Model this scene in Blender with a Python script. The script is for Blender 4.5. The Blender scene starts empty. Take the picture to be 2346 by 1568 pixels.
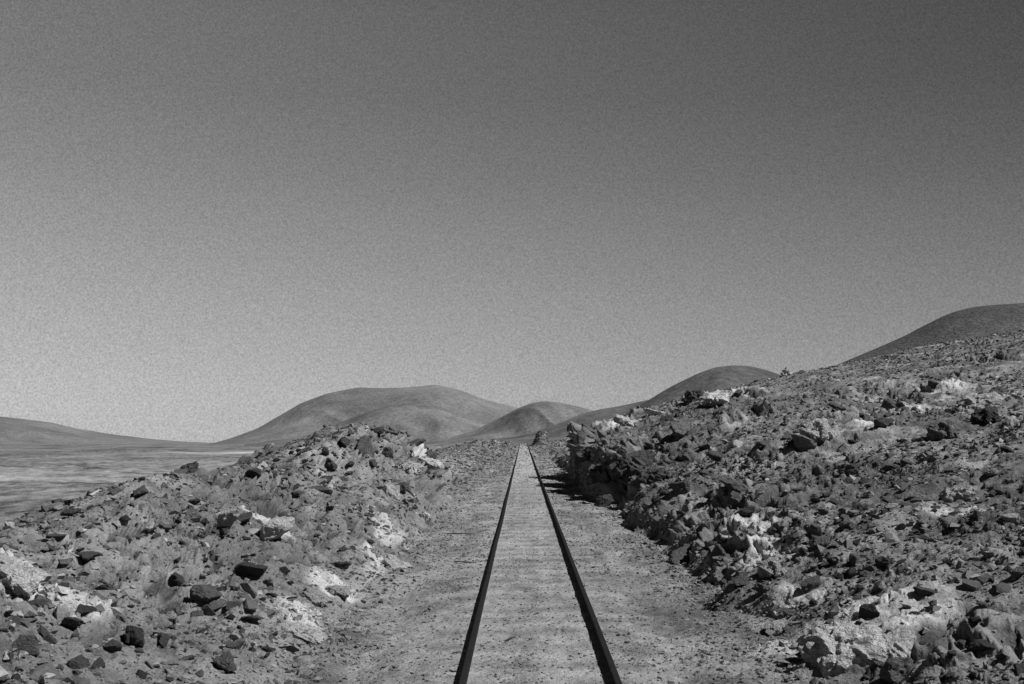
import bpy, bmesh, math, random
import numpy as np
from mathutils import Vector, Matrix, Euler
random.seed(7); rng=np.random.default_rng(11)
S=bpy.context.scene; C=S.collection
S.view_settings.view_transform='Standard'; S.view_settings.look='None'; S.view_settings.exposure=0

# ------------------------------------------------------------ camera
CAMZ=1.80; F=2607.0
cam_d=bpy.data.cameras.new('camera'); cam=bpy.data.objects.new('camera',cam_d); C.objects.link(cam)
PITCH=math.atan(207/F); YAW=math.atan(25/F)
cam.location=(0,0,CAMZ); cam.rotation_euler=(math.pi/2+PITCH,0,YAW)
cam_d.sensor_width=36; cam_d.lens=40.0; cam_d.clip_end=60000; cam_d.clip_start=.05
S.camera=cam
RM=Euler((math.pi/2+PITCH,0,YAW)).to_matrix()
def ray(X,Y):
    d=RM@Vector(((X-1173)/F,(784-Y)/F,-1)); return d.x/d.y, d.z/d.y
TC=.111  # centre line of the track

# ------------------------------------------------------------ noise
def hsh(i,j,k,seed):
    with np.errstate(over='ignore'):
        h=(i.astype(np.uint32)*np.uint32(374761393)+j.astype(np.uint32)*np.uint32(668265263)+k.astype(np.uint32)*np.uint32(2147483647)+np.uint32((seed*2654435761)&0xffffffff))
        h=(h^(h>>np.uint32(13)))*np.uint32(1274126177); h=(h^(h>>np.uint32(15)))*np.uint32(2246822519)
        h=h^(h>>np.uint32(16))
    return (h.astype(np.float32)/np.float32(4294967296.0))
def vn2(x,y,seed=0):
    x=np.asarray(x,dtype=np.float64); y=np.asarray(y,dtype=np.float64)
    fx=np.floor(x); fy=np.floor(y); i=fx.astype(np.int64); j=fy.astype(np.int64)
    u=(x-fx).astype(np.float32); v=(y-fy).astype(np.float32); u=u*u*(3-2*u); v=v*v*(3-2*v); z=np.zeros_like(i)
    a=hsh(i,j,z,seed); b=hsh(i+1,j,z,seed); c=hsh(i,j+1,z,seed); d=hsh(i+1,j+1,z,seed)
    return (a+(b-a)*u)*(1-v)+(c+(d-c)*u)*v
def fbm2(x,y,o=4,seed=0):
    s=0; a=.5; t=0
    for k in range(o):
        s=s+a*vn2(x*2**k+17.3*k,y*2**k-9.1*k,seed+k); t+=a; a*=.5
    return s/t
def ridged(x,y,o=5,seed=0,gain=.55):
    s=0; a=1.; t=0
    for k in range(o):
        cx,sx=math.cos(k*.9),math.sin(k*.9); f=2.05**k
        q=1-np.abs(2*vn2((x*cx-y*sx)*f+31.7*k,(x*sx+y*cx)*f-9.1*k,seed+k)-1)
        s=s+a*q; t+=a; a*=gain
    return s/t
def facet(u,v,s,seed):
    U=(u/s).astype(np.float32); V=(v/s).astype(np.float32)
    iu=np.floor(U).astype(np.int64); iv=np.floor(V).astype(np.int64)
    best=np.full(U.shape,9e9,np.float32); out=np.zeros_like(U); rr=np.zeros_like(U); second=best.copy()
    z=np.zeros_like(iu)
    for a in (-1,0,1):
        for b in (-1,0,1):
            ci=iu+a; cj=iv+b
            px=ci+hsh(ci,cj,z,seed); py=cj+hsh(ci,cj,z+1,seed)
            dx=U-px.astype(np.float32); dy=V-py.astype(np.float32); d=dx*dx+dy*dy
            r=hsh(ci,cj,z+2,seed); ta=hsh(ci,cj,z+3,seed)-.5; tb=hsh(ci,cj,z+4,seed)-.5
            m=d<best
            second=np.where(m,best,np.minimum(second,d)); best=np.where(m,d,best)
            out=np.where(m,(r-.5)+1.7*ta*dx+1.7*tb*dy,out); rr=np.where(m,r,rr)
    return out,rr,np.sqrt(second)-np.sqrt(best)
def sst(a,b,x):
    t=np.clip((x-a)/(b-a),0,1); return t*t*(3-2*t)

# ------------------------------------------------------------ terrain base table
ST=np.array([-20000,-2000,-400,-60,-25,-15,-10,-7,-5,-4,-3,-2.4,-1.85, 2.15,2.55,3.5,5,7,10,15,22,35,60,200,2000,20000],float)
def row(y,L,R,RT,LT=(-3.6,-1.9)):
    return (y,[-6,-6,-6,-6,LT[0],LT[1]]+[L[5],L[4],L[3],L[2],L[1],L[0]]+[0,0]+list(R)+list(RT))
rows=[
 row(3, [.2,.42,.8,.8,.4,-.5],[.12,.4,.8,1.3,1.9,3.0,4.4],(7,10,18,18,18)),
 row(6.5,[.22,.46,.88,.82,.4,-.5],[.16,.45,.85,1.35,2.0,3.1,4.5],(7,10,18,18,18)),
 row(8.7,[.25,.54,1.02,.88,.4,-.4],[.20,.5,.92,1.4,2.05,3.1,4.5],(7,10,18,18,18)),
 row(11,[.28,.62,1.18,.92,.3,-.5],[.24,.57,.98,1.45,2.1,3.15,4.5],(7,10,18,18,18)),
 row(14,[.33,.74,1.34,1.08,.4,-.5],[.30,.75,1.15,1.6,2.25,3.35,4.6],(7,10,18,18,18)),
 row(20,[.42,.88,1.44,1.3,.6,-.3],[.42,.95,1.42,1.88,2.45,3.45,4.6],(7,10,18,18,18)),
 row(26,[.6,1.2,1.80,1.65,.9,-.2],[.65,1.3,1.8,2.2,2.7,3.65,4.8],(7.1,10.2,18,18,18)),
 row(33,[.85,1.85,2.42,2.12,1.2,-.1],[1.2,1.75,2.2,2.6,3.0,3.95,5.1],(7.3,10.3,18,18,18)),
 row(38,[.85,1.6,2.0,1.65,.8,-.1],[1.6,2.05,2.5,3.05,3.35,4.2,5.4],(7.5,10.5,18,18,18)),
 row(45,[.5,.8,1.1,1.0,.5,-.1],[1.8,2.3,2.95,3.75,4.0,4.6,5.7],(7.7,10.9,18,18,18)),
 row(50,[.3,.5,.8,.7,.4,-.2],[1.0,1.8,2.5,3.3,3.9,4.8,6.1],(8.1,11.4,18.5,19,19)),
 row(58,[.25,.4,.65,.6,.3,-.2],[.5,1.2,2.0,2.8,3.8,4.9,6.2],(8.4,12.1,19,19,19)),
 row(75,[.2,.4,.6,.55,.3,-.2],[.4,1.0,1.8,2.6,3.8,5.1,6.6],(9.1,12.8,20,20,20)),
 row(100,[.2,.4,.8,.8,.5,.2],[.4,1.0,1.7,2.5,3.7,5.5,7.4],(10.0,13.8,21,21,21),(-3,-1)),
 row(140,[.15,.4,.7,.8,.7,.2],[.4,.9,1.5,2.1,3.1,4.8,7.0],(9.7,14.8,22,22,22),(-2.5,-.6)),
 row(220,[.15,.3,.6,.7,.6,.3],[.3,.7,1.3,1.8,2.3,3.3,4.8],(8,12,22,22,22),(-2.2,-.5)),
 row(400,[.1,.2,.2,.2,.2,.1],[.1,.2,.3,.4,.6,1,1.4],(3,6,18,16,16),(-1.5,-.3)),
 row(800,[0]*6,[0]*7,(0,0,2,6,6),(-1,-.2)),
 row(20000,[0]*6,[0]*7,(0,0,0,0,0),(-1,-.2)),
]
TY=np.log(np.array([r[0] for r in rows],float)); TZ=np.array([r[1] for r in rows],float)
def base(x,y):
    x=np.asarray(x,float); y=np.asarray(y,float)
    ly=np.log(np.maximum(y,3.0)); ax=np.abs(x)
    k=sst(1.2,2.2,ax)*(1-sst(6,20,ax))
    rgt=np.where(x>0,1.,0.)
    xs=x+k*((.7+.5*rgt)*(vn2(y*.32,x*0+3.3,5)-.5)+(.45+.35*rgt)*(vn2(y*1.0,x*.7,6)-.5)+.3*rgt*(vn2(y*2.4,x*1.5,8)-.5)) + (1-rgt)*k*.45*sst(22,34,y)-rgt*k*.9*sst(60,110,y)
    j=np.clip(np.searchsorted(TY,ly)-1,0,len(TY)-2); fy=np.clip((ly-TY[j])/(TY[j+1]-TY[j]),0,1); fy=fy*fy*(3-2*fy)
    i=np.clip(np.searchsorted(ST,xs)-1,0,len(ST)-2); fx=np.clip((xs-ST[i])/(ST[i+1]-ST[i]),0,1)
    z=(TZ[j,i]*(1-fx)+TZ[j,i+1]*fx)*(1-fy)+(TZ[j+1,i]*(1-fx)+TZ[j+1,i+1]*fx)*fy
    m=sst(2.2,4.5,ax)
    z=z-np.where(x>0,np.minimum(.0092*y*sst(2.2,4,ax),.75*np.maximum(z,0)),0)-np.where(x<0,np.maximum(np.minimum(.0092*y*sst(2,3.5,ax),.6*np.maximum(z,0)),.0092*y*sst(5,20,-x)),0)
    z=z-.0098*np.maximum(y-178,0)*(1-sst(4,20,-x))*(1-sst(4,20,x)*(1-sst(400,800,y)))
    z=z+m*(.55*(fbm2(x*.16,y*.16,3,21)-.5)+.45*(fbm2(x*.6,y*.45,3,23)-.5))*(1-sst(300,500,y))
    z=z+sst(25,90,-x)*(4.5*(fbm2(x*.014+y*.003,y*.009,4,31)-.5)+10*sst(250,900,y)*(fbm2(x*.006,y*.004,4,33)-.55))*(1-sst(3000,7000,y))
    z=z+2.15*np.exp(-((x-2.35)/.8)**2-((y-150)/9)**2)*sst(1.0,1.5,x)+.6*np.exp(-((x+4.2)/1.6)**2-((y-110)/14)**2)
    return z

# ------------------------------------------------------------ terrain mesh
r1=np.exp(np.arange(math.log(3.2),math.log(430),.0042)); r2=np.exp(np.arange(math.log(430*1.012),math.log(16000),.010))
YR=np.concatenate([r1,r2]); NR=len(YR); NC=1350
tf=np.linspace(-1.3,1.3,3200)
w=np.where(np.abs(tf)<.5,1,.13)
X=np.zeros((NR,NC))
Zf=base(tf[None,:]*YR[:,None],np.repeat(YR[:,None],len(tf),1))
for r in range(NR):
    dt=np.diff(tf); dz=np.diff(Zf[r])/YR[r]
    ds=np.sqrt(dt*dt+2.6*dz*dz)*w[:-1]; cs=np.concatenate([[0],np.cumsum(ds)])
    X[r]=np.interp(np.linspace(0,cs[-1],NC),cs,tf)*YR[r]
del Zf
Y=np.repeat(YR[:,None],NC,1)
Z=base(X,Y)
e=.05+.002*Y
gx=(base(X+e,Y)-base(X-e,Y))/(2*e); gy=(base(X,Y+e)-base(X,Y-e))/(2*e)
nl=np.sqrt(gx*gx+gy*gy+1); NX,NY,NZ=-gx/nl,-gy/nl,1/nl
NF=len(r1)
n=slice(0,NF)
x,y,z=X[n],Y[n],Z[n]
side=np.where(x>0,1.0,-1.0); u=x+side*z
slope=np.sqrt(gx[n]**2+gy[n]**2)
edge=1.2*(fbm2(x*0+y*1.3,y*0+x*1.6,5,39)-.5)
bank=np.where(x>0,sst(1.7,3.0,x+edge),sst(1.3,2.7,-x+edge*1.2))
nearr=np.where(x>0,.5+.5*sst(22,33,y),1)
steep=sst(.40,1.0,slope)*bank*nearr
patch=sst(.54,.68,fbm2(x*.4,y*.26,4,41))*bank
patch2=sst(.46,.62,fbm2(x*.8,y*.6,3,47))*bank
left_crest=np.exp(-((x+3.6)/1.6)**2-((y-33)/7)**2)
right_crest=np.exp(-((x-5)/3.0)**2-((y-45)/6)**2)
crag=np.clip(steep*.8+patch*.6+left_crest*.6+right_crest*.5,0,1.1)
crag=np.where(x<0,crag*.8,crag)
far=1-sst(60,200,y)
wx=u+.3*(fbm2(u*1.5,y*1.5,3,51)-.5); wy=y+.3*(fbm2(u*1.5,y*1.5,3,55)-.5)
f1,c1,e1=facet(wx,wy*.75,.95,61); f2,c2,e2=facet(wx+.3,wy,.42,62); f3,c3,e3=facet(wx,wy+.3,.19,63); f4,c4,e4=facet(wx,wy,.085,64)
zz_=z*1.25+.5*fbm2(z*2,y*1.5,3,57)
f5,c5,e5=facet(zz_,wy*.6,.55,66)
b1=np.minimum(1,e1/.18); b2=np.minimum(1,e2/.16); b3=np.minimum(1,e3/.16); b4=np.minimum(1,e4/.2); b5=np.minimum(1,e5/.12)
R1=ridged(u*.55,y*.42,4,141,.5)-.62
R2=ridged(u*1.8,y*1.5,4,151,.5)-.6
R3=ridged(z*1.1,y*.45,5,161,.6)-.6
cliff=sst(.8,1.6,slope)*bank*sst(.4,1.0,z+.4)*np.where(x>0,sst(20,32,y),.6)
D=crag*far*(.26*f1*b1+.22*f2*b2+.50*R1)+bank*(.034+.08*crag+.03*patch2)*f3*b3+bank*.014*f4*b4*(.6+crag)
D+=cliff*(1-sst(80,140,y))*(.75*f5*b5+1.3*R3)+np.where(x>0,cliff*.30*sst(.7,1.7,z),0)
D+=bank*(.04+.15*crag+.05*patch2)*R2*1.2
D+=bank*(.14*(fbm2(u*.9,y*.9,4,71)-.5)+.025*(fbm2(u*6,y*6,3,73)-.5))
dpt=np.abs(x-TC)
rut=.03*(vn2(x*3.2,y*.10,86)-.5)
flat=(1-bank)*(.022*(fbm2(x*3,y*3,3,81)-.5)*2+.020*(fbm2(x*16,y*16,3,83)-.5)+sst(.72,1.3,dpt)*(.11*(fbm2(x*1.3,y*.9,4,85)-.5)+.045*(ridged(x*2.2,y*1.6,4,87)-.55)+rut*2))
flat=flat*(1-.85*np.exp(-((dpt-.54)/.12)**2))
flat+=(1-bank)*(.012*(1-sst(.8,1.1,dpt))-.015*sst(.8,1.2,dpt)*(1-sst(1.3,2.0,dpt)))
D+=flat
X[n]+=NX[n]*D; Y[n]+=NY[n]*D*.6; Z[n]+=NZ[n]*D
hollow=np.clip(-D/.25,0,1)*bank  # recess mask, used to paint cave shade into the albedo
# ---- albedo (surface tone, plus shade painted into recesses and the cliff face)
ALB=np.zeros_like(X)
sand=.285+.14*(fbm2(x*1.3,y*.6,4,91)-.5)+.17*(fbm2(x*9,y*9,4,93)-.5)
streak=.07*(vn2(x*7,y*.12,95)-.5)+.05*(vn2(x*2.5,y*.07,94)-.5)
sleep=np.where(dpt<.9,.04*np.cos(y*2*math.pi/.72+2*(vn2(x*2,y*.6,96))),0)*(1-sst(40,60,y))
inn=1-sst(.45,.85,dpt+.15*(fbm2(x*3,y*3,2,98)-.5))
a_floor=sand+streak+sleep+.045*inn+.08*sst(30,60,y)*inn-.10*(1-inn)*sst(.40,.62,fbm2(x*2.2,y*1.1,4,97))-.06*inn*sst(.5,.62,fbm2(x*3.5,y*1.8,4,99))
a_floor=np.maximum(a_floor,.08)
pb=sst(.50,.66,fbm2(u*.55,y*.4,4,101))
a_soil=.33+.24*(fbm2(u*2.2,y*2.2,4,103)-.5)
dusty=sst(.46,.60,fbm2(u*.5,y*.22,3,105))
a_soil=np.where(x>0,a_soil*(.44+.36*dusty),a_soil*(.52+.24*dusty))
rock=.045+.16*c3*c3+.10*c2*c2
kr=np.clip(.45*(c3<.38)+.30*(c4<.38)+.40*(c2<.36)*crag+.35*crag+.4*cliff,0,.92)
a_bank=a_soil*(1-kr)+rock*kr
a_bank=a_bank*(1-.5*hollow)*(1-.55*cliff)  # painted shade: albedo lowered in recesses and over the shaded cliff face
moundm=np.exp(-((x-2.35)/1.4)**2-((y-150)/12)**2)*sst(1.0,1.4,x)
pale=np.zeros_like(x)
for (cx,cy,rx,ry,s) in [(2.75,9.6,.75,.5,1.6),(2.6,10.9,.35,.7,.8),(2.8,12.4,.35,.6,.6),(2.9,13.6,.4,.8,.8),(3.1,15.5,.45,1.2,.8),(7.7,44,1.5,3,1.),(3.7,42,.7,3,.8),(7.0,23,1.1,1.4,.7),(4.9,13.0,.45,.7,.8),(11.5,30,1.3,2.2,.7),(9,27,1.2,1.8,.6),
      (-3.7,8.2,.6,.5,1.7),(-2.0,10.8,.35,.5,1.3),(-2.0,12.4,.3,.6,1.3),(-2.0,15.,.3,.9,.8),(-2.05,18.,.32,1.1,.9),(-2.7,31,.35,1.7,.8),(-3.0,13.5,.45,.6,.7),(-3.4,20,.4,1.,.5),(9,20,.7,1.2,.5),(-3.2,9.6,.3,.4,.4)]:
    pale=np.maximum(pale,s*np.exp(-((x-cx)/rx)**2-((y-cy)/ry)**2))
pale=pale*1.9*fbm2(u*2.2,y*1.5,3,111)
pale=np.clip(.88*sst(.30,.66,pale)*np.maximum(bank,sst(1.5,1.9,np.abs(x)))+.32*pb*bank*sst(.46,.62,fbm2(u*2.4,y*1.6,3,113)),0,1)
a_pale=.55+.30*(fbm2(u*5,y*3.5,3,115)-.5)-.12*(c3<.2)-.25*hollow  # last term paints recess shade into the pale crust
a_bank=a_bank*(1-pale)+a_pale*pale; a_floor=a_floor*(1-pale)+a_pale*.9*pale
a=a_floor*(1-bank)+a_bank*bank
a=a*(1-.7*moundm)
def plaintone(x,y):
    s=.175+.22*(fbm2(x*.022+y*.0015,y*.0045,5,121)-.5)+.18*(fbm2(x*.004+3,y*.014,4,123)-.5)+.12*(fbm2(x*.16,y*.03,5,125)-.5)+.36*(fbm2(x*.5,y*.25,4,133)-.5)*(1-sst(500,1500,y))
    for sd_,fq in ((127,.006),(143,.011)):
        tr=np.abs(vn2(x*fq,y*fq*.4,sd_)-.5); s=s-.06*(1-sst(.0,.02,tr))
    for (cx,cy,rx,ry,k) in [(-100,235,60,18,.09),(-150,420,90,40,.03),(-262,1050,32,160,.26),(-70,165,30,12,.06)]:
        s=s+k*np.exp(-((x-cx)/rx)**2-((y-cy)/ry)**2)*(.3+1.4*fbm2(x*.05,y*.04,3,129))
    return np.clip(s,.06,.5)
pl=sst(8,30,-x)
a=a*(1-pl)+plaintone(x,y)*pl
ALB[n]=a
m=slice(NF,NR); xf,yf=X[m],Y[m]
cen=1-sst(20,120,np.abs(xf))
ALB[m]=np.clip(plaintone(xf,yf)*.9-.03*cen*sst(700,1000,yf),.06,.5)
def grid_mesh(name,X,Y,Z,alb,mat,smooth=True):
    NR,NC=X.shape
    co=np.stack([X,Y,Z],-1).reshape(-1,3).astype(np.float32)
    idx=np.arange(NR*NC).reshape(NR,NC)
    q=np.stack([idx[:-1,:-1],idx[:-1,1:],idx[1:,1:],idx[1:,:-1]],-1).reshape(-1,4).astype(np.int32)
    return raw_mesh(name,co,q.ravel(),4,alb.ravel(),mat,smooth)
def raw_mesh(name,co,loops,k,alb,mat,smooth):
    me=bpy.data.meshes.new(name); me.vertices.add(len(co)); me.vertices.foreach_set('co',co.astype(np.float32).ravel())
    nf=len(loops)//k
    me.loops.add(len(loops)); me.loops.foreach_set('vertex_index',loops.astype(np.int32))
    me.polygons.add(nf); me.polygons.foreach_set('loop_start',np.arange(0,nf*k,k,dtype=np.int32))
    try: me.polygons.foreach_set('loop_total',np.full(nf,k,dtype=np.int32))
    except Exception: pass
    me.polygons.foreach_set('use_smooth',np.full(nf,smooth,dtype=bool))
    me.update(calc_edges=True)
    at=me.attributes.new('tone','FLOAT','POINT'); at.data.foreach_set('value',np.asarray(alb,dtype=np.float32).ravel())
    me.materials.append(mat)
    o=bpy.data.objects.new(name,me); C.objects.link(o); return o

# ------------------------------------------------------------ materials
def new_mat(name):
    m=bpy.data.materials.new(name); m.use_nodes=True; nt=m.node_tree
    b=nt.nodes['Principled BSDF']; b.inputs['Roughness'].default_value=.95; b.inputs['Specular IOR Level'].default_value=.08
    return m,nt,b
def N(nt,t,**k):
    n=nt.nodes.new(t)
    for a,v in k.items(): setattr(n,a,v)
    return n
def math_n(nt,op,a,b):
    n=N(nt,'ShaderNodeMath',operation=op)
    for i,v in enumerate((a,b)):
        if isinstance(v,(int,float)): n.inputs[i].default_value=v
        else: nt.links.new(v,n.inputs[i])
    return n.outputs[0]
def tone_mat(name,attr=True,tone=.2,scales=((35,.5),(170,.5)),bump=.012,bscale=60,rnd=0,spec=.08,speck=0):
    m,nt,b=new_mat(name); L=nt.links
    geo=N(nt,'ShaderNodeNewGeometry') if attr else N(nt,'ShaderNodeTexCoord')
    P=geo.outputs['Position'] if attr else geo.outputs['Object']
    if attr:
        A=N(nt,'ShaderNodeAttribute',attribute_name='tone'); cur=A.outputs['Fac']
    else:
        v=N(nt,'ShaderNodeValue'); v.outputs[0].default_value=tone; cur=v.outputs[0]
    if rnd:
        oi=N(nt,'ShaderNodeObjectInfo'); cur=math_n(nt,'MULTIPLY',cur,math_n(nt,'ADD',math_n(nt,'MULTIPLY',oi.outputs['Random'],rnd),1-rnd/2))
    for s,am in scales:
        t=N(nt,'ShaderNodeTexNoise'); t.inputs['Scale'].default_value=s; t.inputs['Detail'].default_value=3; t.inputs['Roughness'].default_value=.65
        L.new(P,t.inputs['Vector'])
        f=math_n(nt,'ADD',math_n(nt,'MULTIPLY',math_n(nt,'SUBTRACT',t.outputs['Fac'],.5),am*2.4),1)
        cur=math_n(nt,'MULTIPLY',cur,math_n(nt,'MAXIMUM',f,.15))
    if speck:
        vo=N(nt,'ShaderNodeTexVoronoi'); vo.inputs['Scale'].default_value=speck; L.new(P,vo.inputs['Vector'])
        r=N(nt,'ShaderNodeMapRange'); r.inputs[1].default_value=.08; r.inputs[2].default_value=.24; r.inputs[3].default_value=.55; r.inputs[4].default_value=1
        L.new(vo.outputs['Distance'],r.inputs[0]); cur=math_n(nt,'MULTIPLY',cur,r.outputs[0])
    cur=math_n(nt,'MAXIMUM',cur,.012); cur=math_n(nt,'MINIMUM',cur,.85)
    cc=N(nt,'ShaderNodeCombineColor')
    for i in range(3): L.new(cur,cc.inputs[i])
    L.new(cc.outputs[0],b.inputs['Base Color']); b.inputs['Specular IOR Level'].default_value=spec
    t=N(nt,'ShaderNodeTexNoise'); t.inputs['Scale'].default_value=bscale; t.inputs['Detail'].default_value=5; t.inputs['Roughness'].default_value=.7
    L.new(P,t.inputs['Vector'])
    bp=N(nt,'ShaderNodeBump'); bp.inputs['Strength'].default_value=1; bp.inputs['Distance'].default_value=bump
    L.new(t.outputs['Fac'],bp.inputs['Height']); L.new(bp.outputs[0],b.inputs['Normal'])
    return m
M_ground=tone_mat('stony_desert_soil',True,scales=((9,.25),(40,.5),(130,.7)),bump=.035,bscale=22,speck=22)
M_hill=tone_mat('distant_hillside',True,scales=((.02,.3),(.12,.7)),bump=6,bscale=.02)
M_hillnear=tone_mat('rough_hillside',True,scales=((.12,.4),(.8,1.1)),bump=1.8,bscale=.35)
M_stone=tone_mat('loose_stone',True,scales=((30,.5),),bump=.015,bscale=50)
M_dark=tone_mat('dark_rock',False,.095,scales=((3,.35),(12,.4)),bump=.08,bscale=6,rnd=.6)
M_mid=tone_mat('grey_rock',False,.15,scales=((3,.4),(12,.45)),bump=.09,bscale=6,rnd=.6)
M_pale=tone_mat('pale_rock',False,.50,scales=((2,.4),(8,.4)),bump=.12,bscale=5,rnd=.3)
M_rail=tone_mat('rusted_rail_steel',False,.012,scales=((6,.3),(60,.3)),bump=.002,bscale=90,spec=.05)
M_railtop=tone_mat('worn_rail_head',False,.018,scales=((5,.3),(60,.3)),bump=.001,bscale=90,spec=.06)
M_wood=tone_mat('weathered_wood',False,.04,scales=((20,.3),),bump=.003,bscale=60)

def tag(o,label=None,cat=None,group=None,kind=None):
    if label:o['label']=label
    if cat:o['category']=cat
    if group:o['group']=group
    if kind:o['kind']=kind
    return o
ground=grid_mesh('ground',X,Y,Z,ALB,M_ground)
tag(ground,'stony desert ground with a sandy railway cutting between two rubble banks','ground',kind='structure')

# ------------------------------------------------------------ hills
def hill(name,label,prof,Yr,Wf,Wb,alb,mat,seed,base_z=None,nx=460,ny=220,amp=.25):
    if base_z is None: base_z=-.0098*(Yr-178)-5
    T=[];E=[]
    for (px,py) in prof:
        t,el=ray(px,py); T.append(t); E.append(el)
    T=np.array(T);E=np.array(E)
    xs=np.linspace(T[0],T[-1],nx)*Yr
    R=np.interp(xs,T*Yr,E*Yr+CAMZ)
    k=np.hanning(int(nx*.045)|1); k/=k.sum(); R=np.convolve(np.pad(R,len(k)//2,mode='edge'),k,'valid')
    v=np.linspace(-1,1,ny)
    XX,V=np.meshgrid(xs,v)
    YY=Yr+np.where(V<0,V*Wf,V*Wb)
    H=np.maximum(R-base_z,0)[None,:]
    Sv=np.cos(V*math.pi/2)**1.35
    hgt=H*Sv
    hm=H.max()
    wq=XX+.8*hm*(fbm2(XX/(hm*2.5),YY/(hm*2.5),3,seed)-.5)*2+.35*(YY-Yr)
    rid=1-np.abs(2*fbm2(wq/(hm*1.7),YY/(hm*3.5),3,seed+3)-1)*2.2
    bmp=fbm2(XX/(hm*2.0),YY/(hm*2.0),3,seed+9)-.5
    env=np.clip(np.abs(V)-.08,0,1)**.9*Sv*2
    hgt=hgt+H*env*amp*((rid-.74)*.9+bmp*1.5)
    ZZ=base_z+hgt-3*(np.abs(V)>.985)
    al=alb*(1+1.0*(fbm2(XX/(hm*1.3),YY/(hm*1.0),4,seed+5)-.5)-.4*np.clip(rid-.70,0,1)*env+.3*(fbm2(wq/(hm*.4),YY/(hm*.9),4,seed+15)-.5))
    XX=np.where(V<0,XX*YY/Yr,XX)
    o=grid_mesh(name,XX,YY,ZZ,np.clip(al,.03,.5),mat)
    tag(o,label,'hill',kind='structure'); return o
hill('hill','low smooth hill sloping down at the far left horizon',[(-900,900),(-500,915),(-200,940),(0,955),(100,967),(200,990),(300,1005),(400,1014),(480,1018),(560,1019)],5200,900,900,.15,M_hill,201)
hill('hill','broad double-humped hill rising behind the left bank',[(440,1023),(480,1018),(530,1004),(590,982),(640,953),(690,924),(750,902),(820,888),(870,890),(930,889),(1000,882),(1050,893),(1110,916),(1180,934),(1260,955),(1340,985),(1420,1018)],3600,700,800,.185,M_hill,211,amp=.32)
hill('hill','low dark foothill spreading in front of the broad double-humped hill',[(560,1017),(640,1006),(720,990),(780,968),(840,945),(890,930),(940,925),(1000,930),(1050,944),(1110,958),(1150,968),(1200,984),(1260,1003),(1320,1016)],2950,520,450,.16,M_hill,217,amp=.36)
hill('hill','small rounded hill directly above the end of the track',[(960,1014),(1030,1003),(1090,985),(1150,955),(1190,934),(1220,923),(1250,919),(1290,924),(1350,938),(1400,955),(1480,985),(1560,1010)],2600,420,500,.155,M_hill,221,amp=.32)
hill('hill','low dark hill flank rising from the track towards the right crags',[(1060,1016),(1120,1008),(1180,1000),(1230,988),(1280,970),(1330,950),(1370,939),(1420,931),(1480,918),(1560,905),(1650,905),(1800,930),(1900,960)],1700,360,400,.13,M_hill,231,amp=.32)
hill('hill','dark rounded dome hill behind the crest of the right hillside',[(1420,960),(1490,915),(1540,885),(1600,856),(1640,842),(1680,838),(1720,840),(1760,850),(1800,864),(1880,885),(2000,925),(2100,960)],1300,240,300,.10,M_hill,241,amp=.14,base_z=-6)
hill('hill','tall dark rough hill at the upper right edge',[(1700,960),(1800,900),(1860,865),(1940,829),(2020,795),(2100,760),(2150,732),(2190,716),(2230,707),(2280,702),(2346,698),(2450,694),(2650,700),(2900,760),(3300,900)],620,150,200,.098,M_hillnear,251,amp=.18,base_z=-3,nx=700,ny=360)

# ------------------------------------------------------------ rails
def rail(xc,label,seed):
    root=bpy.data.objects.new('rail',None); C.objects.link(root); root.location=(xc,3.0,-.032)
    tag(root,label,'rail')
    ys=np.concatenate([np.arange(0,80,.25),np.arange(80,178,2)])
    jx=.008*(fbm2(ys*.15,ys*0,3,seed)-.5)*2; jz=.004*(fbm2(ys*.2,ys*0+5,3,seed+2)-.5)*2
    def ext(name,prof,mat):
        k=len(prof); co=np.array([[[px+a,yy,pz+b] for (px,pz) in prof] for yy,a,b in zip(ys,jx,jz)]).reshape(-1,3)
        fs=[]
        for i in range(len(ys)-1):
            for j in range(k):
                fs.append((i*k+j,i*k+(j+1)%k,(i+1)*k+(j+1)%k,(i+1)*k+j))
        fs.append(tuple(range(k))[::-1]); fs.append(tuple((len(ys)-1)*k+j for j in range(k)))
        me=bpy.data.meshes.new(name); me.from_pydata([tuple(c) for c in co],[],fs); me.materials.append(mat)
        bm=bmesh.new(); bm.from_mesh(me); bmesh.ops.recalc_face_normals(bm,faces=bm.faces); bm.to_mesh(me); bm.free()
        o=bpy.data.objects.new(name,me); C.objects.link(o); o.parent=root
    ext('rail_head',[(-.026,.088),(.026,.088),(.028,.1),(.025,.113),(.018,.118),(-.018,.118),(-.025,.113),(-.028,.1)],M_railtop)
    ext('rail_web',[(-.010,.012),(.010,.012),(.010,.0875),(-.010,.0875)],M_rail)
    ext('rail_foot',[(-.05,-.015),(.05,-.015),(.05,.0),(.012,.0115),(-.012,.0115),(-.05,.0)],M_rail)
rail(TC-.532,'left rusted rail of the track running to the horizon',301)
rail(TC+.545,'right rusted rail of the track with black shadow along its inner side',305)

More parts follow.
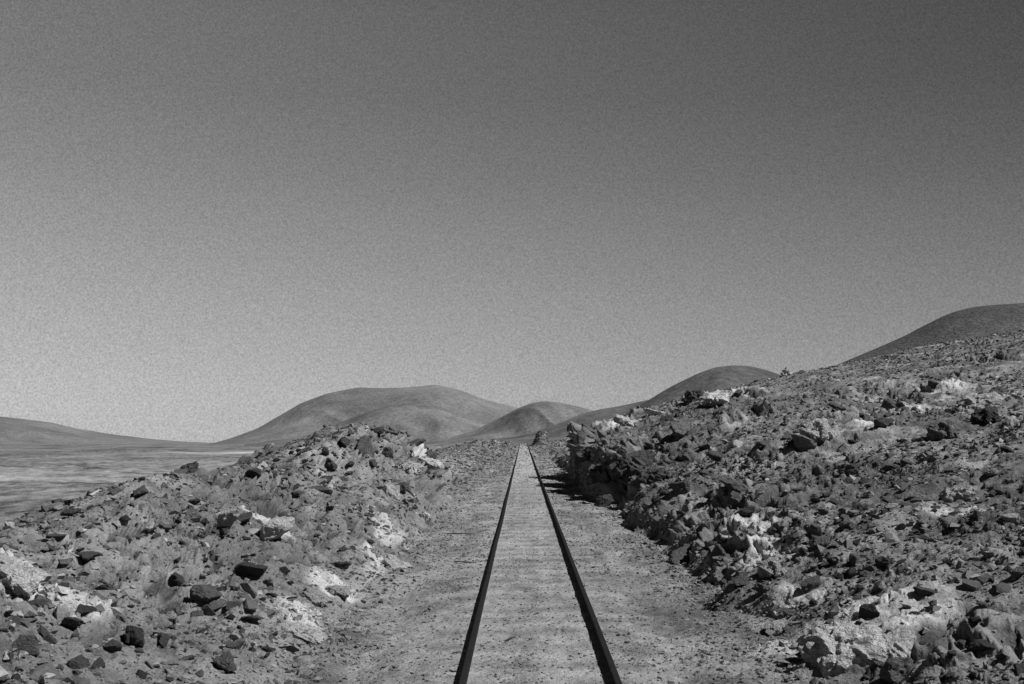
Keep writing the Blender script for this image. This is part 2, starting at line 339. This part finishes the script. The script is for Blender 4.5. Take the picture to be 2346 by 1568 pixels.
# ------------------------------------------------------------ rock templates
def hull(npts,seed,asp=(1,1,1),boxy=.5):
    r=random.Random(seed); bm=bmesh.new()
    for _ in range(npts):
        v=Vector((r.gauss(0,1),r.gauss(0,1),r.gauss(0,1))).normalized()
        mx=max(abs(c) for c in v); v=v*(1-boxy)+v/mx*boxy
        v*=r.uniform(.8,1.05)
        bm.verts.new((v.x*asp[0],v.y*asp[1],v.z*asp[2]))
    res=bmesh.ops.convex_hull(bm,input=bm.verts)
    bmesh.ops.delete(bm,geom=[g for g in res['geom_interior'] if isinstance(g,bmesh.types.BMVert)],context='VERTS')
    bmesh.ops.recalc_face_normals(bm,faces=bm.faces)
    return bm
from mathutils import noise as mn
def big_rock(seed,asp,npts=15):
    bm=hull(npts,seed,asp,.55)
    bmesh.ops.dissolve_limit(bm,angle_limit=.22,verts=bm.verts,edges=bm.edges)
    bmesh.ops.bevel(bm,geom=list(bm.edges),offset=.045,segments=1,affect='EDGES')
    bmesh.ops.triangulate(bm,faces=bm.faces)
    bmesh.ops.subdivide_edges(bm,edges=[e for e in bm.edges if e.calc_length()>.25],cuts=3,use_grid_fill=True)
    bmesh.ops.triangulate(bm,faces=bm.faces)
    bmesh.ops.subdivide_edges(bm,edges=[e for e in bm.edges if e.calc_length()>.16],cuts=1,use_grid_fill=True)
    bmesh.ops.triangulate(bm,faces=bm.faces)
    o=Vector((seed*3.1,seed*1.7,0))
    for v in bm.verts:
        p=v.co*1.6+o
        d=mn.noise(p)*.14+mn.noise(p*2.7)*.07-abs(mn.noise(p*1.9+o))*.10+mn.noise(p*6)*.04
        v.co+=v.co.normalized()*d
    me=bpy.data.meshes.new('rock'); bm.to_mesh(me); bm.free()
    return me
BIG=[big_rock(s,a) for s,a in zip(range(40,54),[(1,.8,.65),(1,.7,.8),(1,.9,.5),(1,.6,.55),(.9,.8,.85),(1,.75,.45),(1,.85,.7),(1,.6,.7),(1,.9,.6),(1,.7,.85),(1,.65,.5),(1,.95,.8),(1,.5,.45),(1,.8,.6)])]
def outcrop_mesh(seed,asp):
    # a low weathered ledge: a blunt block cut by shallow cracks into pieces that stand slightly proud of each other
    bm=hull(26,seed+70,asp,.7)
    bmesh.ops.triangulate(bm,faces=bm.faces)
    for cuts in (5,2):
        bmesh.ops.subdivide_edges(bm,edges=[e for e in bm.edges if e.calc_length()>.07],cuts=cuts,use_grid_fill=True)
        bmesh.ops.triangulate(bm,faces=bm.faces)
    o=Vector((seed*2.3,0,seed))
    for v in bm.verts:
        q=v.co.copy(); s=Vector((q.x,q.y,q.z*.5))
        dd,pp=mn.voronoi(s*3.0+o)
        cell=mn.cell(pp[0]*7.3)
        wdt=dd[1]-dd[0]
        d=.13*(cell-.5)*min(1,wdt/.12)-.07*max(0,1-wdt/.10)+.16*mn.noise(q*1.5+o)-.10*abs(mn.noise(q*3.2+o))+.05*mn.noise(q*7)+.02*mn.noise(q*15)
        v.co=q+q.normalized()*d
    me=bpy.data.meshes.new('outcrop'); bm.to_mesh(me); bm.free(); return me
OUT=[outcrop_mesh(s,a) for s,a in zip((3,5,8,12),((1,.8,.5),(1,.7,.36),(1,.8,.58),(1,.65,.30)))]
BIGM={}
def rock_mesh(i,mat,src=None):
    src=src or BIG
    k=(i%len(src),mat.name,len(src))
    if k not in BIGM:
        me=src[i%len(src)].copy(); me.materials.clear(); me.materials.append(mat); BIGM[k]=me
    return BIGM[k]
from mathutils.bvhtree import BVHTree
sub=np.stack([X[:NF,::2],Y[:NF,::2],Z[:NF,::2]],-1); nr,nc=sub.shape[:2]
idx=np.arange(nr*nc).reshape(nr,nc)
q=np.stack([idx[:-1,:-1],idx[:-1,1:],idx[1:,1:],idx[1:,:-1]],-1).reshape(-1,4)
bvh=BVHTree.FromPolygons(sub.reshape(-1,3).tolist(),q.tolist())
def hit(px,py):
    t,el=ray(px,py); d=Vector((t,1,el)).normalized()
    h=bvh.ray_cast(Vector((0,0,CAMZ)),d); return h[0],h[1]
placed=[]
def put_rock(name,p,nrm,r,mat,i,rot=None,sink=.3,flat=1.0,src=None):
    o=bpy.data.objects.new(name,rock_mesh(i,mat,src)); C.objects.link(o)
    rq=random.Random(i*13+int(p.x*100))
    o.rotation_euler=rot if rot else (rq.uniform(-.5,.5),rq.uniform(-.5,.5),rq.uniform(0,6.28))
    o.scale=(r*rq.uniform(.85,1.15),r*rq.uniform(.85,1.15),r*rq.uniform(.8,1.1)*flat)
    o.location=Vector(p)+Vector((0,0,1))*r*.6*(1-2*sink)
    placed.append((o.location.copy(),r)); return o
heroes=[ # px,py,width px,material,label
(45,1478,82,M_mid,'large grey pointed boulder in the bottom left corner',1),
(315,1460,80,M_dark,'dark flat-faced boulder, largest near the bottom of the left bank',0),
(258,1480,48,M_dark,'dark rock touching the left side of the largest lower left boulder',6),
(372,1466,44,M_dark,'small dark rock just right of the largest lower left boulder',9),
(178,1518,50,M_mid,'grey rock left of a pair near the lower left edge',4),
(226,1520,46,M_dark,'dark rock right of a pair near the lower left edge',7),
(515,1522,56,M_mid,'grey block alone at the bottom of the left bank by the cutting floor',11),
(470,1358,74,M_mid,'grey squarish boulder halfway down the left bank',4),
(410,1325,56,M_dark,'dark wedge rock up and left of the squarish boulder',3),
(578,1302,80,M_dark,'dark flat-topped boulder in the middle of the left bank',8),
(205,1270,54,M_dark,'dark slab on the upper left bank above the corner boulders',2),
(628,1212,96,M_pale,'large pale cracked boulder on the left bank slope',0),
(516,1190,80,M_pale,'pale flat slab left of the large pale boulder',2),
(562,1186,60,M_dark,'dark slab wedged between two pale boulders',5),
(430,1072,50,M_mid,'grey rock sitting on the crest of the left bank',6),
(840,1022,90,M_dark,'long dark slab leaning below the summit of the left mound',12),
(760,1060,46,M_dark,'dark rock left below the leaning slab',1),
(900,1128,56,M_pale,'pale block near the foot of the left mound',4),
(985,1050,80,M_pale,'bright pale outcrop block on the inner shoulder of the left mound',3),
(940,1068,50,M_pale,'pale rock beside the inner shoulder outcrop of the left mound',10),
(30,1292,170,M_pale,'bright white outcrop at the left edge of the picture',1),
(720,1358,80,M_pale,'low white ledge at the foot of the left bank',1),
(775,1345,70,M_pale,'second low white ledge nearer the track at the left bank foot',3),
(690,1436,120,M_pale,'low white ledge near the bottom of the left bank foot',3),
(905,1282,80,M_pale,'pale ledge at the left edge of the cutting floor',1),
(465,1392,40,M_pale,'small pale stone below the squarish boulder',1),
(240,1345,44,M_mid,'grey stone in the middle of the lower left slope',7),
(165,1425,60,M_mid,'broad grey stone above the lower left pair',2),
(1925,1462,210,M_pale,'bright ribbed white outcrop low on the right bank',0),
(2035,1478,130,M_pale,'white outcrop block adjoining the ribbed outcrop on its right',2),
(1860,1475,80,M_pale,'white outcrop end above the black hollow on the right bank',1),
(1780,1440,64,M_pale,'pale rounded rock at the foot of the right bank',6),
(2060,1540,90,M_mid,'rounded dark grey boulder at the bottom edge on the right',11),
(1565,1272,80,M_mid,'overhanging rock at the right edge of the cutting floor',3),
(1640,1265,60,M_dark,'dark rock beside the overhanging rock on the right bank',1),
(1682,1108,74,M_dark,'dark capping slab above a black hollow on the right bank',2),
(1690,1145,60,M_mid,'grey block beneath the dark capping slab',4),
(1560,1115,60,M_mid,'jutting rock right of the tall black cliff face',6),
(1385,1150,50,M_dark,'dark boulder at the foot of the tall black cliff face',9),
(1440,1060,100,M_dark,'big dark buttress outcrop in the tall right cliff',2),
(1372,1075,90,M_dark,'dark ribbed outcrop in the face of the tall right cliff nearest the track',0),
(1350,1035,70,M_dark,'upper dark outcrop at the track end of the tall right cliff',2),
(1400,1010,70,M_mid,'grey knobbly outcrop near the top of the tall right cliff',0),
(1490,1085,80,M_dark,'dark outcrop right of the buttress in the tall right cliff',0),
(1375,1000,45,M_mid,'crown rock at the left end of the right cliff',1),
(1430,965,50,M_pale,'pale cap rock on top of the right cliff',8),
(1560,985,60,M_mid,'knobbly rock on the shoulder of the right cliff',6),
(1635,905,90,M_pale,'white outcrop on the skyline crest of the right hillside',1),
(1590,900,50,M_dark,'dark rock on the skyline left of the white crest outcrop',4),
(1875,985,90,M_pale,'pale outcrop with a black hollow below it on the right hillside',2),
(1840,1010,60,M_mid,'grey boulder left of the hollow on the right hillside',6),
(2240,915,90,M_pale,'pale angular outcrop high on the right hillside',0),
(2260,950,80,M_dark,'dark angular outcrop below the pale one high on the right hillside',2),
(2160,985,80,M_mid,'grey pointed outcrop on the upper right hillside',2),
(2030,965,60,M_dark,'dark rock in the middle of the upper right hillside',12),
(2190,1125,90,M_pale,'isolated pale outcrop in the middle of the right hillside',0),
(2250,1480,60,M_dark,'dark stone cluster top near the lower right corner',13),
(1700,1330,50,M_mid,'grey rock on the lower face of the right bank',0),
(1770,1300,70,M_pale,'pale outcrop halfway along the lower right bank',2),
(1880,1240,50,M_mid,'grey rock above the pale lower bank on the right',2),
]
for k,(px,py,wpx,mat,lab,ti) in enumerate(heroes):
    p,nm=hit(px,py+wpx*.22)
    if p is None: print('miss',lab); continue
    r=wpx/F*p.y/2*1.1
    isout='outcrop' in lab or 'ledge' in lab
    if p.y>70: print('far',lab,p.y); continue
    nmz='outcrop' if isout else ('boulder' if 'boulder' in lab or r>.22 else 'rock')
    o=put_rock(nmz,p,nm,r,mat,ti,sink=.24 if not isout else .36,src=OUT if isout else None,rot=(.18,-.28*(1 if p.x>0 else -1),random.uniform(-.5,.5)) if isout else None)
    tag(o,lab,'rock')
groups={('l','d'):('dark angular rock in the rubble of the left bank','dark rocks strewn over the left bank'),
 ('l','m'):('mid grey rock in the rubble of the left bank','grey rocks strewn over the left bank'),
 ('l','p'):('pale rock in the rubble of the left bank','pale rocks strewn over the left bank'),
 ('r','d'):('dark angular rock lying on the right hillside','dark rocks strewn over the right hillside'),
 ('r','m'):('mid grey rock lying on the right hillside','grey rocks strewn over the right hillside'),
 ('r','p'):('pale rock lying on the right hillside','pale rocks strewn over the right hillside')}
cnt=0; tries=0
while cnt<236 and tries<9000:
    tries+=1
    if random.random()<.50: px=random.uniform(5,980); py=random.uniform(985,1560)
    else: px=random.uniform(1330,2340); py=random.uniform(860,1560)
    p,nm=hit(px,py)
    if p is None or p.y>60 or (p.x>-1.95 and p.x<2.35) or p.x<-8: continue
    if fbm2(np.array([p.x*.9]),np.array([p.y*.6]),3,171)[0]<.43: continue
    wpx=min(56,21*random.random()**-.45)
    r=wpx/F*p.y/2
    if r>.42: continue
    if any((Vector(p)-q).length<(r+s)*.85 for q,s in placed): continue
    sd='l' if p.x<0 else 'r'; c=random.random(); mk='d' if c<.42 else ('m' if c<.90 else 'p')
    mat={'d':M_dark,'m':M_mid,'p':M_pale}[mk]
    o=put_rock('rock',p,nm,r,mat,random.randrange(14),sink=random.uniform(.2,.5),flat=random.uniform(.6,1.1))
    lab,g=groups[(sd,mk)]; tag(o,lab,'rock',g); cnt+=1
print('rocks',cnt,tries)

for yy in (860,862,864,866,868,874,880,890,900):
    p,nm=hit(1802,yy)
    if p is not None: break
print('cairn',p,yy)
if p is not None:
    root=bpy.data.objects.new('cairn',None); C.objects.link(root); root.location=p
    tag(root,'small pale cone of piled stones on the right skyline ridge','cairn')
    sc=p.y/F
    for (a,b,c,r) in [(-9,0,2,7),(0,2,2,7),(9,-1,2,7),(-5,1,9,6),(4,0,9,6),(0,0,16,5),(0,3,4,6)]:
        o=bpy.data.objects.new('stone',rock_mesh(random.randrange(14),M_pale)); C.objects.link(o); o.parent=root
        o.location=(a*sc,b*sc,c*sc); o.scale=(r*sc,)*3; o.rotation_euler=(random.random(),random.random(),random.random()*6)
for px,py,ln,rot,lab in [(1168,1467,.10,.9,'dark splinter of wood lying between the rails'),(1040,1224,.45,.25,'thin dark stick on the sand left of the track'),(1065,1290,.18,-.6,'short dark stick left of the track beside the left rail')]:
    p,nm=hit(px,py)
    bm=bmesh.new(); ns=7; prev=None; rr=random.Random(px)
    for i in range(ns):
        f=i/(ns-1)-.5; rad=(.014 if ln<.3 else .016)*(1-abs(f)*1.1)*rr.uniform(.8,1.1)
        ring=[bm.verts.new((f*ln*2,math.cos(a)*rad+rr.uniform(-.004,.004)+.02*math.sin(f*4),math.sin(a)*rad*.7+.012+.01*f)) for a in [k*math.pi/3 for k in range(6)]]
        if prev:
            for k in range(6): bm.faces.new((prev[k],prev[(k+1)%6],ring[(k+1)%6],ring[k]))
        else: bm.faces.new(ring[::-1])
        prev=ring
    bm.faces.new(prev)
    me=bpy.data.meshes.new('stick'); bm.to_mesh(me); bm.free(); me.materials.append(M_wood)
    o=bpy.data.objects.new('stick',me); C.objects.link(o); o.location=p; o.rotation_euler=(0,.05,rot); tag(o,lab,'stick')

# ------------------------------------------------------------ uncountable rubble
TPL=[]
for s in range(30):
    rr=random.Random(s); bm=hull(rr.choice((8,9,11)),900+s,(1,rr.uniform(.55,.9),rr.uniform(.35,.75)),.4)
    bmesh.ops.triangulate(bm,faces=bm.faces); bm.verts.index_update()
    TPL.append((np.array([v.co[:] for v in bm.verts]),np.array([[v.index for v in f.verts] for f in bm.faces]))); bm.free()
NS=140000
rowi=rng.integers(0,NF-120,NS*3); coli=rng.integers(0,NC,NS*3)
sx,sy,sz=X[rowi,coli],Y[rowi,coli],Z[rowi,coli]
bk=bank[rowi,coli]; pk=pale[rowi,coli]; tt=sx/sy
cl=fbm2(sx*1.2,sy*.9,3,131)
dust=sst(.46,.60,fbm2(sx*.45,sy*.3,3,137))
ff=np.abs(sx-TC)
prob=np.where(bk>.5,(.40+1.2*sst(.42,.6,cl))*(1-np.where(sx>0,.75,.25)*dust)*(1-.6*pk),np.where(ff<.5,.24+.25*sst(.45,.6,cl),.6*sst(.42,.6,cl)+.3+.5*sst(1.2,1.9,ff)))
prob*=((tt>-.52)&(tt<.52)&(sx>-7.5)&(sy<300))*(np.abs(ff-.535)>.055)
ok=np.nonzero(rng.random(NS*3)<prob)[0][:NS]
sx,sy,sz,bk,ff,cl,pk=sx[ok],sy[ok],sz[ok],bk[ok],ff[ok],cl[ok],pk[ok]; n_=len(ok)
rmin=np.maximum(.006,.0008*sy)
r=rmin*rng.random(n_)**(-1/1.55); r=np.minimum(r,np.where(bk>.5,np.maximum(.04+.08*sst(.45,.6,cl)+.02*(sx<0),rmin*3.2),np.maximum(.03+.03*sst(1.2,2.,ff),rmin*1.8))*rng.uniform(.5,1.1,n_))
r=np.where((bk<.5)&(ff<.5),np.minimum(r,np.maximum(.019,rmin)),r)
q_=rng.random(n_)
tone=np.where(q_<.44,rng.uniform(.045,.12,n_),np.where(q_<.88,rng.uniform(.10,.22,n_),rng.uniform(.22,.40,n_)))
tone=np.where(bk<.5,rng.uniform(.06,.28,n_),tone)
tone=np.where(pk*rng.random(n_)>.25,rng.uniform(.22,.46,n_),tone)
which=rng.integers(0,30,n_)
ax=rng.uniform(0,2*math.pi,n_); tlx=rng.normal(0,.35,n_); tly=rng.normal(0,.35,n_)
cz,szn=np.cos(ax),np.sin(ax)
co_all=[];fa_all=[];al_all=[];off=0
for k,(vv,fc) in enumerate(TPL):
    ii=np.nonzero(which==k)[0]
    P=vv[None]*r[ii][:,None,None]
    xx=P[...,0]; yy=P[...,1]; zz=P[...,2]
    a=tlx[ii][:,None]; b=tly[ii][:,None]
    y2=yy*np.cos(a)-zz*np.sin(a); z2=yy*np.sin(a)+zz*np.cos(a)
    x3=xx*np.cos(b)+z2*np.sin(b); z3=-xx*np.sin(b)+z2*np.cos(b)
    c_=cz[ii][:,None]; s_=szn[ii][:,None]
    x4=x3*c_-y2*s_; y4=x3*s_+y2*c_
    co=np.stack([x4+sx[ii][:,None],y4+sy[ii][:,None],z3+sz[ii][:,None]],-1)
    nv=len(vv)
    fa=(fc[None]+(np.arange(len(ii))*nv)[:,None,None]+off)
    co_all.append(co.reshape(-1,3)); fa_all.append(fa.reshape(-1,3)); al_all.append(np.repeat(tone[ii],nv)); off+=len(ii)*nv
rub=raw_mesh('rubble',np.concatenate(co_all),np.concatenate(fa_all).ravel(),3,np.concatenate(al_all),M_stone,False)
tag(rub,'loose broken stones and gravel scattered over the banks and cutting floor','rubble',kind='stuff')
print('rubble',n_)

# ------------------------------------------------------------ light
EL=math.radians(50); AZ=math.radians(20)  # from the right, slightly behind the viewer
sd=Vector((math.cos(EL)*math.cos(AZ),-math.cos(EL)*math.sin(AZ),math.sin(EL)))
sl=bpy.data.lights.new('sun','SUN'); so=bpy.data.objects.new('sun',sl); C.objects.link(so)
sl.energy=5.0; sl.angle=math.radians(.5); so.rotation_euler=sd.to_track_quat('Z','Y').to_euler()
W=bpy.data.worlds.new('World'); S.world=W; W.use_nodes=True; nt=W.node_tree; nt.nodes.clear(); L=nt.links
out=N(nt,'ShaderNodeOutputWorld'); bg=N(nt,'ShaderNodeBackground'); L.new(bg.outputs[0],out.inputs[0])
sky=N(nt,'ShaderNodeTexSky',sky_type='NISHITA'); sky.sun_disc=False; sky.sun_elevation=EL; sky.sun_rotation=math.pi/2+AZ
sep=N(nt,'ShaderNodeSeparateColor'); L.new(sky.outputs[0],sep.inputs[0])
tc=N(nt,'ShaderNodeTexCoord'); sx_=N(nt,'ShaderNodeSeparateXYZ'); L.new(tc.outputs['Generated'],sx_.inputs[0])
cr=N(nt,'ShaderNodeValToRGB'); L.new(sx_.outputs[2],cr.inputs[0]); e_=cr.color_ramp.elements
pts=[(0,.42),(.035,.40),(.073,.35),(.148,.26),(.22,.185),(.285,.14),(.35,.122),(.5,.04),(1,.010)]
e_[0].position=0; e_[0].color=(.42,.42,.42,1); e_[1].position=1; e_[1].color=(.010,.010,.010,1)
for p_,v_ in pts[1:-1]:
    q_=e_.new(p_); q_.color=(v_,v_,v_,1)
zc=math_n(nt,'MAXIMUM',math_n(nt,'MINIMUM',sx_.outputs[2],.4),0)
az=math_n(nt,'SUBTRACT',1,math_n(nt,'MULTIPLY',sx_.outputs[0],math_n(nt,'ADD',.55,math_n(nt,'MULTIPLY',zc,1.7)))); az=math_n(nt,'MAXIMUM',math_n(nt,'MINIMUM',az,1.5),.4)
yr=N(nt,'ShaderNodeMapRange'); L.new(sx_.outputs[1],yr.inputs[0]); yr.inputs[1].default_value=-.2; yr.inputs[2].default_value=.8; yr.inputs[3].default_value=.15; yr.inputs[4].default_value=1
g=math_n(nt,'MULTIPLY',math_n(nt,'MULTIPLY',cr.outputs[0],az),yr.outputs[0])
g=math_n(nt,'ADD',math_n(nt,'MULTIPLY',g,.95),math_n(nt,'MULTIPLY',math_n(nt,'MULTIPLY',sep.outputs[0],.05),.10))
no=N(nt,'ShaderNodeTexNoise'); no.inputs['Scale'].default_value=650; no.inputs['Detail'].default_value=1; no.inputs['Roughness'].default_value=.8; L.new(tc.outputs['Generated'],no.inputs['Vector'])
g=math_n(nt,'MULTIPLY',g,math_n(nt,'ADD',math_n(nt,'MULTIPLY',math_n(nt,'SUBTRACT',no.outputs['Fac'],.5),.95),1))
cc=N(nt,'ShaderNodeCombineColor')
for i in range(3): L.new(g,cc.inputs[i])
L.new(cc.outputs[0],bg.inputs[0]); bg.inputs[1].default_value=1
